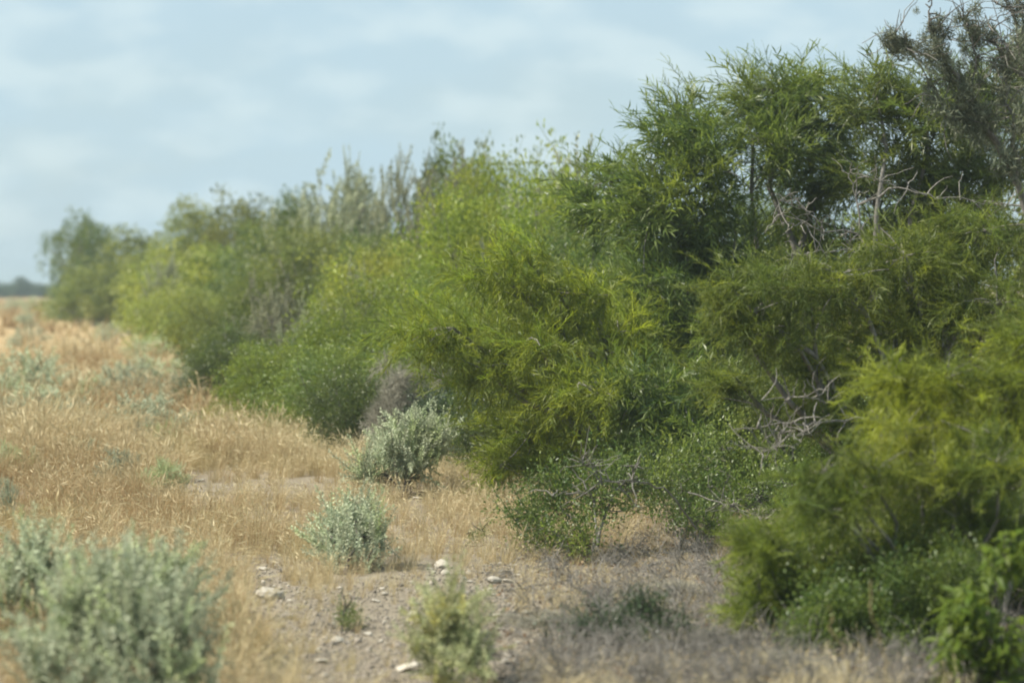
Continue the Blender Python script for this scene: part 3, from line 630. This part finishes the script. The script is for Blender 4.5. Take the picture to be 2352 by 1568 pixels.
# ------------------------------------------------------------------ dead wood, moss, canes
def poly_thing(name, label, catg, base, lines, mat, partname='limb', seed=1, sides=6, twigs=0, tw_len=.3):
    """bare wood along surveyed lines (u, v, D) with a radius at each end"""
    r = np.random.default_rng(seed); B = np.array([base[0], base[1], float(G(*base))]); rt = root(name, B, label, catg); allp = []
    for ln, ra, rb in lines:
        p = np.array([P3(*q) for q in ln]) - B; n = len(p) * 4 - 3; s = np.linspace(0, len(p) - 1, n)
        p = np.stack([np.interp(s, np.arange(len(p)), p[:, k]) for k in range(3)], 1); j = r.normal(0, .014, p.shape); j[0] = 0
        obj(partname, mesh(partname, tube(p + j, np.linspace(ra, rb, n) * (.46 if name != 'mossy_tree' else .75), sides), mat, True), rt); allp.append((p, ra, rb))
    tp = []
    for i in range(twigs):
        p, ra, rb = allp[int(r.integers(len(allp)))]; k = int(r.integers(len(p) // 3, len(p))); a = p[k]; d = unit(r.normal(0, 1, 3) + np.array([0, -.3, .4]))
        tp.append(tube(bend(a, a + d * tw_len * r.uniform(.4, 1.2), r, 5, .05, .08), np.linspace(min(ra * .4, .008), .0025, 5), 3))
    if tp: obj('twigs', mesh('twigs', cat(tp), mat), rt, kind='stuff')
    return rt, allp
D = 25.4
poly_thing('dead_tree', 'bare grey dead limbs branching in front of the upper thicket', 'dead tree', (px(1990, 25.6), 25.6),
    [([(2000, 1200, 25.6), (1990, 900, 25.6), (2000, 650, 25.4), (1985, 540, D), (1965, 450, D), (1955, 395, D)], .04, .012),
     ([(1985, 560, D), (1900, 580, 25.2), (1850, 578, 25), (1780, 600, 25)], .016, .006), ([(1985, 540, D), (1890, 525, 25.2), (1840, 515, 25), (1775, 512, 24.9)], .018, .005),
     ([(1890, 525, 25.2), (1850, 480, 25), (1790, 460, 25)], .012, .004), ([(1970, 470, D), (2060, 430, 25.2), (2150, 455, 25.2), (2260, 462, 25.2), (2352, 490, 25.2)], .02, .006),
     ([(2060, 430, 25.2), (2010, 410, 25.2), (1950, 400, 25.2)], .012, .004), ([(1985, 600, D), (1960, 575, 25.1), (1930, 540, 25)], .014, .005)], 'bark', seed=3, twigs=90, tw_len=.32)
poly_thing('dead_branch', 'long grey dead limbs lying level in the dark hollow at right', 'dead branch', (px(2150, 19.2), 19.2),
    [([(2170, 1250, 19.2), (2140, 1050, 19.2), (2060, 985, 19.2), (1990, 960, 19.1), (1900, 965, 19), (1790, 975, 19), (1690, 985, 19)], .03, .008), ([(1970, 962, 19.1), (1880, 908, 19), (1750, 918, 18.9)], .014, .005),
     ([(1800, 975, 19), (1790, 1020, 18.9), (1750, 1040, 18.8)], .011, .004), ([(1900, 965, 19), (1830, 1000, 18.8), (1760, 990, 18.7)], .011, .004)], 'bark', seed=4, twigs=60, tw_len=.28)
poly_thing('dead_branch', 'pale crooked branch reaching left inside the small-leaved shrub', 'dead branch', (px(1560, 21.2), 21.2),
    [([(1600, 1215, 21.2), (1530, 1120, 21), (1470, 1100, 20.8), (1400, 1105, 20.7), (1330, 1130, 20.7), (1270, 1138, 20.7)], .017, .005), ([(1580, 1130, 21), (1680, 1165, 20.9), (1760, 1190, 20.8)], .014, .006),
     ([(1400, 1105, 20.7), (1360, 1075, 20.7), (1330, 1060, 20.7)], .009, .003)], 'bark', seed=5, twigs=60, tw_len=.25)
poly_thing('dead_branch', 'thin pale stick lying on the twig litter near the bottom edge', 'dead branch', ground_at(1560, 1520),
    [([(1400, 1512, 15.4), (1460, 1500, 15.4), (1540, 1498, 15.3), (1640, 1470, 15.3)], .008, .004), ([(1460, 1500, 15.4), (1440, 1515, 15.3), (1420, 1525, 15.2)], .005, .003)], 'bark_pale', seed=6, twigs=8, tw_len=.12)
# dead spikes over the sage at left
poly_thing('dead_spikes', 'dark dead flower spikes standing over the sage at left', 'dead stalk', ground_at(325, 1440),
    [([(350, 1440, 15), (325, 1350, 15), (308, 1300, 15), (300, 1255, 15)], .008, .016), ([(290, 1400, 15), (282, 1310, 15), (270, 1262, 15)], .005, .009)], 'bark_dark', 'stalk', seed=8, twigs=26, tw_len=.05)
# dry canes in front of the dark shrub
for k, (lab, ln) in enumerate([('left of two pale dry canes before the dark shrub at lower right', [(1960, 1600, 12.6), (1940, 1500, 12.6), (1915, 1430, 12.6), (1895, 1385, 12.6)]),
                ('right of two pale dry canes before the dark shrub at lower right', [(2040, 1600, 12.6), (2030, 1500, 12.6), (2015, 1420, 12.6), (1995, 1330, 12.6)])]):
    b = P3(*ln[0]); poly_thing('dry_cane', lab, 'cane', (b[0], b[1]), [([(ln[0][0], 1700, 12.6)] + ln, .010, .006)], 'straw_stalk', 'stalk', 40 + k, 5)
# moss-hung tree
rt, al = poly_thing('mossy_tree', 'grey moss-hung thorny tree at the upper right corner', 'tree', (px(2420, 21.5), 21.5),
    [([(2420, 1300, 21.5), (2400, 900, 21.5), (2390, 600, 21.3), (2340, 430, 21.2), (2270, 300, 21), (2200, 190, 20.9), (2150, 110, 20.8), (2135, 60, 20.8), (2130, 5, 20.8)], .055, .006),
     ([(2340, 430, 21.2), (2320, 300, 21), (2310, 180, 21), (2290, 110, 21), (2262, 40, 21)], .025, .004), ([(2390, 600, 21.3), (2370, 350, 21.2), (2355, 180, 21.2), (2335, 60, 21.2), (2290, -20, 21.2)], .03, .006),
     ([(2200, 190, 20.9), (2120, 130, 20.8), (2060, 95, 20.8), (2050, 80, 20.8)], .012, .004), ([(2270, 300, 21), (2190, 265, 20.9), (2130, 200, 20.9)], .014, .005),
     ([(2230, 240, 20.9), (2240, 130, 20.9), (2215, 60, 20.9), (2210, 30, 20.9)], .012, .003), ([(2355, 180, 21.2), (2300, 100, 21), (2230, 95, 21)], .012, .003), ([(2270, 45, 21), (2320, 30, 21), (2280, 0, 21)], .008, .003), ([(2395, 500, 21.3), (2385, 250, 21.3), (2370, 100, 21.2), (2345, 0, 21.2)], .018, .005)], 'bark', seed=9, twigs=190, tw_len=.36)
r = np.random.default_rng(77); mm = [mesh('moss_clump', t, 'moss') for t in MOSS]; pos, mats = [], []
for i in range(190):
    p, ra, rb = al[[0, 0, 1, 2, 2, 4, 3, 5, 8][int(r.integers(9))]]; lo = int(len(p) * (.45 if ra > .02 else .2)); k = int(r.integers(lo, len(p)))
    if k > len(p) - 5 and r.random() < .6: continue
    a = p[k] + r.normal(0, .05, 3); s = r.uniform(.03, .12); pos.append(a); mats.append(frames(unit(np.gradient(p, axis=0)[k])[None], r, 3)[0] * np.array([s, s, s * r.uniform(1, 1.9)]))
for (u, v, s) in [(2168, 255, .15), (2200, 300, .11), (2245, 325, .12), (2250, 255, .1), (2300, 200, .12), (2330, 300, .15), (2300, 360, .16), (2140, 95, .09), (2148, 130, .1), (2335, 90, .12), (2345, 120, .12), (2280, 270, .12), (2330, 380, .18), (2350, 250, .16)]:
    pos.append(P3(u, v, 20.8) - np.array(rt.location)); mats.append(np.diag([s, s, s * 1.25]))
add_sprays(rt, 'moss_clump', mm, np.array(pos), np.array(mats))

# ------------------------------------------------------------------ stones
def stone_mesh(seed, sub, flat=.55):
    r = np.random.default_rng(seed); bm = bmesh.new(); bmesh.ops.create_icosphere(bm, subdivisions=sub, radius=.5)
    cuts = [(unit(r.normal(0, 1, 3)), r.uniform(.26, .42)) for _ in range(6)]
    for v in bm.verts:
        p = np.array(v.co) * (1 + r.normal(0, .05))
        for n, h in cuts:
            e = p @ n - h
            if e > 0: p = p - n * e * .9
        v.co = (p[0], p[1] * .8, p[2] * flat)
    me = bpy.data.meshes.new('stone'); bm.to_mesh(me); bm.free(); me.materials.append(M['stone']); return me
BIG = [stone_mesh(i, 2, f) for i, f in enumerate([.5, .6, .8, .35, .3])]; LIT = [stone_mesh(20 + i, 1, .6) for i in range(6)]
r = np.random.default_rng(99)
STONES = []
def stone(u, v, w, me, label, group=None):
    if not group: STONES.append((u, v, w))
    x, y = ground_at(u, v); sz = w * K / FPX * y; o = obj('stone', me, None, (x, y, float(G(x, y)) + sz * .14))
    o.scale = (sz, sz * r.uniform(.7, 1.1), sz * r.uniform(.75, 1.1)); o.rotation_euler = (r.normal(0, .15), r.normal(0, .15), r.uniform(-.6, .6)); tag(o, label, 'stone', group); return o
for u, v, w, m, lab in [(618, 1384, 76, 1, 'largest pale stone, lying alone on the left edge of the bare path'), (650, 1361, 22, 3, 'flat pale stone just behind the largest stone'), (600, 1308, 24, 0, 'pale stone on the shaded dirt above the largest stone'),
     (1016, 1307, 42, 2, 'blocky pale stone upright at the grass edge right of the path'), (985, 1310, 20, 0, 'small stone touching the left of the blocky stone'), (1024, 1327, 24, 2, 'whitish stone in front of the blocky stone'), (1077, 1343, 20, 0, 'bright white stone right of the blocky stone'),
     (1135, 1342, 40, 1, 'grey stone at the edge of the tree shade'), (1165, 1340, 30, 0, 'darker grey stone right beside the grey one in the tree shade'), (777, 1478, 34, 2, 'rounded pale stone in front of the green weed'), (842, 1464, 28, 0, 'pale stone right of the green weed'),
     (949, 1425, 34, 1, 'yellowish stone left of the yellowing sage bush'), (952, 1396, 30, 3, 'flat stone above the yellowish stone'), (932, 1533, 74, 4, 'wide flat slab left of the foot of the yellowing sage'), (878, 1541, 16, 2, 'small stone at the left tip of the flat slab'),
     (1134, 1430, 36, 3, 'flat pale stone right of the yellowing sage bush'), (1162, 1523, 48, 4, 'flat white stone right of the foot of the yellowing sage'), (1150, 1455, 26, 0, 'pale stone below the flat one right of the sage'), (956, 1143, 26, 0, 'pale stone under the sage with crooked stems'),
     (734, 1516, 38, 4, 'flat sliver of stone in the middle of the path'), (862, 1392, 24, 0, 'stone among rubble at the back of the path'), (884, 1380, 22, 1, 'pale stone right of the rubble at the back of the path'), (1365, 1390, 24, 0, 'lone tan stone in the brown litter under the trees'),
     (1600, 1252, 26, 2, 'white stone in the litter left of the low feathery shrub'), (1470, 1560, 30, 2, 'white stone at the very bottom edge right of centre'), (460, 1105, 22, 3, 'pale stone in the small clearing in the tan grass')]:
    stone(u, v, w, BIG[m], lab)
def inpoly(u, v, P):
    c = np.zeros(np.shape(u), bool); n = len(P)
    for i in range(n):
        (a, b), (e, f) = P[i], P[(i + 1) % n]
        c ^= ((b > v) != (f > v)) & (u < (e - a) * (v - b) / (f - b + 1e-9) + a)
    return c
PATH = [(440, 1265), (560, 1275), (640, 1295), (700, 1350), (800, 1358), (900, 1325), (1000, 1310), (1200, 1285), (1330, 1275), (1560, 1215), (1800, 1215), (1760, 1400), (1700, 1620), (1100, 1620), (560, 1620), (600, 1500), (560, 1430), (590, 1380), (520, 1320)]
BARE = [(560, 1310), (640, 1310), (700, 1365), (860, 1370), (900, 1420), (930, 1480), (890, 1620), (680, 1620), (680, 1500), (640, 1440), (660, 1380)]
CLEAR = [(420, 1095), (520, 1090), (540, 1150), (470, 1170), (420, 1140)]
n = 0
while n < 210:
    u, v = r.uniform(560, 1720), r.uniform(1270, 1568)
    if not inpoly(u, v, PATH) or (u > 1350 and r.random() < .7): continue
    stone(u, v, r.uniform(6, 19), LIT[n % 6], 'small pale limestone chip strewn over the bare stony ground', 'small stones strewn over the bare ground'); n += 1
# gravel
gp = []
for i in range(15000):
    u, v = r.uniform(430, 1760), r.uniform(1240, 1600)
    if inpoly(u, v, PATH): gp.append(ground_at(u, v))
gp = np.array(gp); gz = G(gp[:, 0], gp[:, 1]); pos = np.stack([gp[:, 0], gp[:, 1], gz + .002], 1)
oc = T(np.array([[1, 0, 0], [0, 1, 0], [-1, 0, 0], [0, -1, 0], [0, 0, .6], [0, 0, -.6]]) * .5, [[0, 1, 4], [1, 2, 4], [2, 3, 4], [3, 0, 4], [1, 0, 5], [2, 1, 5], [3, 2, 5], [0, 3, 5]])
sz = r.uniform(.008, .032, len(pos)) * (1 + (r.random(len(pos)) < .08))
tag(obj('gravel', mesh('gravel', stamp(oc, frames(r.normal(0, 1, (len(pos), 3)), r, 3) * sz[:, None, None], pos), 'gravel'), kind='stuff'), 'loose pale gravel over the bare path', 'gravel', None, 'stuff')

# ------------------------------------------------------------------ litter under the trees
lp = []
while len(lp) < 5200:
    u, v = r.uniform(1120, 2350), r.uniform(1190, 1600)
    if v > 1180 + (1500 - u) * .25 and (u > 1250 or r.random() < .35): lp.append(ground_at(u, v))
lp = np.array(lp); pos = np.stack([lp[:, 0], lp[:, 1], G(lp[:, 0], lp[:, 1]) + r.uniform(0, .03, len(lp))], 1)
lf = cat([leaf([0, 0, 0], np.array([0, 1., 0]), np.array([1., 0, 0]), .05, .022, .5)])
tag(obj('leaf_litter', mesh('leaf_litter', stamp(lf, frames(np.array([0, 0, 1.]) + r.normal(0, .5, pos.shape), r, 3), pos, r.uniform(-.5, .4, len(pos))), 'dead_leaf'), kind='stuff'), 'brown fallen leaves under the thicket', 'leaf litter', None, 'stuff')
tk = r.permutation(len(pos))[:1150]; ax = unit(np.stack([r.normal(0, 1, 1150), r.normal(0, 1, 1150), r.uniform(0, .5, 1150)], 1))
tag(obj('twig_litter', mesh('twig_litter', spread(TWIG, pos[tk], frames(ax, r, 3) * r.uniform(.4, .9, 1150)[:, None, None], r.normal(0, .1, 1150)), 'bark'), kind='stuff'), 'grey fallen twigs under the thicket', 'twig litter', None, 'stuff')

# ------------------------------------------------------------------ grass
def hedge_x(y):
    """where the brush begins at distance y"""
    return np.interp(y, [12, 16, 19, 22, 26, 29, 32, 35, 38, 43, 50, 58, 66, 76, 110, 130, 170], [1.35, 1.35, 1.8, 1.6, .9, -.3, -1.9, -2.6, -3.5, -4.7, -6.2, -7.4, -8.6, -10.2, -17, -19, -20])
GR = np.random.default_rng(55)
def grass_field(n, y0, y1, tpls, hmul, seedcap):
    y = np.sqrt(GR.uniform(y0 ** 2, y1 ** 2, n)); x = GR.uniform(-.205, .17, n) * y; ok = x < hedge_x(y) + GR.uniform(0, .9, n)
    x, y = x[ok], y[ok]; u, v = proj(x, y, smooth_g(y)); dens = np.ones(len(x))
    inP = inpoly(u, v, PATH); inB = inpoly(u, v, BARE); dens[inP] = 2.4; dens[inB] = .45; dens[inpoly(u, v, CLEAR)] = .12
    dens *= np.clip(1.9 * vnoise(x, y, .9) - .05, 0, 1) * np.clip(.35 + 1.1 * vnoise(x, y, 3.3), 0, 1); dens[(u > 1130) & inP] *= .75
    for a, b, w in STONES: dens[(np.abs(u - a) < w * .75) & (v > b - 8) & (v < b + 75)] *= .06
    ok = GR.random(len(x)) < dens; x, y, u, v, inP = x[ok], y[ok], u[ok], v[ok], inP[ok]
    big = vnoise(x, y, 4.5); patch = vnoise(x + 90, y * .7, 3.1)
    h = (.30 + .28 * big) * GR.uniform(.5, 1.35, len(x)) * hmul * (.6 + .8 * vnoise(x + 31, y, .75)); h *= np.interp(v, [1000, 1120, 1330], [1.05, .72, .5]); h *= np.interp(u - (v - 1100) * .3, [500, 800], [1, .72]); h = np.where(inP, h * GR.uniform(.3, .8, len(h)), h)
    left = np.clip((900 - u) / 700, 0, 1); tint = .18 + (patch - .5) * .85 - .42 * left * sstep((vnoise(x, y, 6) - .35) * 4) + .18 * (vnoise(x, y, 1.1) - .5) + GR.normal(0, .12, len(x))
    fr = frames(np.array([0, 0, 1.]) + GR.normal(0, .10, (len(x), 3)) + np.array([.06, 0, 0]), GR, 3) * h[:, None, None]
    fr[:, :, :2] *= GR.uniform(.9, 1.5, len(x))[:, None, None]
    return spread(tpls, np.stack([x, y, G(x, y)], 1), fr, tint)
TUFT = [tpl_tuft(GR, 28, .36, .005, 3, .0095) for _ in range(8)]; TUFT_M = [tpl_tuft(GR, 16, .3, .011, 2, .014) for _ in range(6)]; TUFT_F = [tpl_tuft(GR, 11, .2, .030, 2, .022) for _ in range(5)]
near = grass_field(16000, 12.5, 36, TUFT, 1.0, 1); mid = grass_field(8500, 36, 70, TUFT_M, 1.1, 1); far = grass_field(7500, 70, 240, TUFT_F, 1.15, 1)
tag(obj('dry_grass', mesh('dry_grass', cat([near, mid, far]), 'grass'), kind='stuff'), 'tan and rust dry grass covering the open ground', 'grass', None, 'stuff')
tm = [mesh('grass_tuft', t, 'straw') for t in TUFT[:4]]
for i, (u, v, h, lab) in enumerate([(890, 1555, .11, 'orange-tan grass tuft left of the flat slab at the bottom'), (930, 1478, .12, 'yellow grass tuft right of the green weed'), (800, 1360, .12, 'short yellow tuft at the back of the path below the upright sage'), (680, 1345, .17, 'straw-coloured tuft behind the largest stone'),
     (1000, 1300, .14, 'thin tuft just behind the blocky stone'), (1015, 1400, .14, 'thin dry tuft behind the yellowing sage'), (660, 1480, .12, 'orange tuft at the left edge of the path, below the largest stone'), (540, 1530, .16, 'tall thin dry tuft at the bottom right of the largest sage'),
     (1190, 1560, .14, 'tan tuft at the bottom edge right of the yellowing sage'), (1700, 1575, .2, 'golden dry tuft at the bottom edge before the feathery shrub'), (1560, 1580, .17, 'golden dry tuft at the bottom edge beside the white stone'), (1830, 1590, .2, 'dry tuft at the bottom edge before the dark shrub')]):
    x, y = ground_at(u, v); o = obj('grass_tuft', tm[i % 4], None, (x, y, float(G(x, y)))); o.scale = (h * 1.3, h * 1.3, h); o.rotation_euler = (0, 0, i * 1.7); tag(o, lab, 'grass tuft', 'separate grass tufts on bare ground')
x, y = ground_at(1060, 1045); o = obj('grass_tuft', tm[1], None, (x, y, float(G(x, y)))); o.scale = (.9, .9, .75); o.rotation_euler = (0, .45, .4)
tag(o, 'pale leaning dry stalks at the right foot of the crooked-stemmed sage', 'grass tuft', 'separate grass tufts on bare ground')
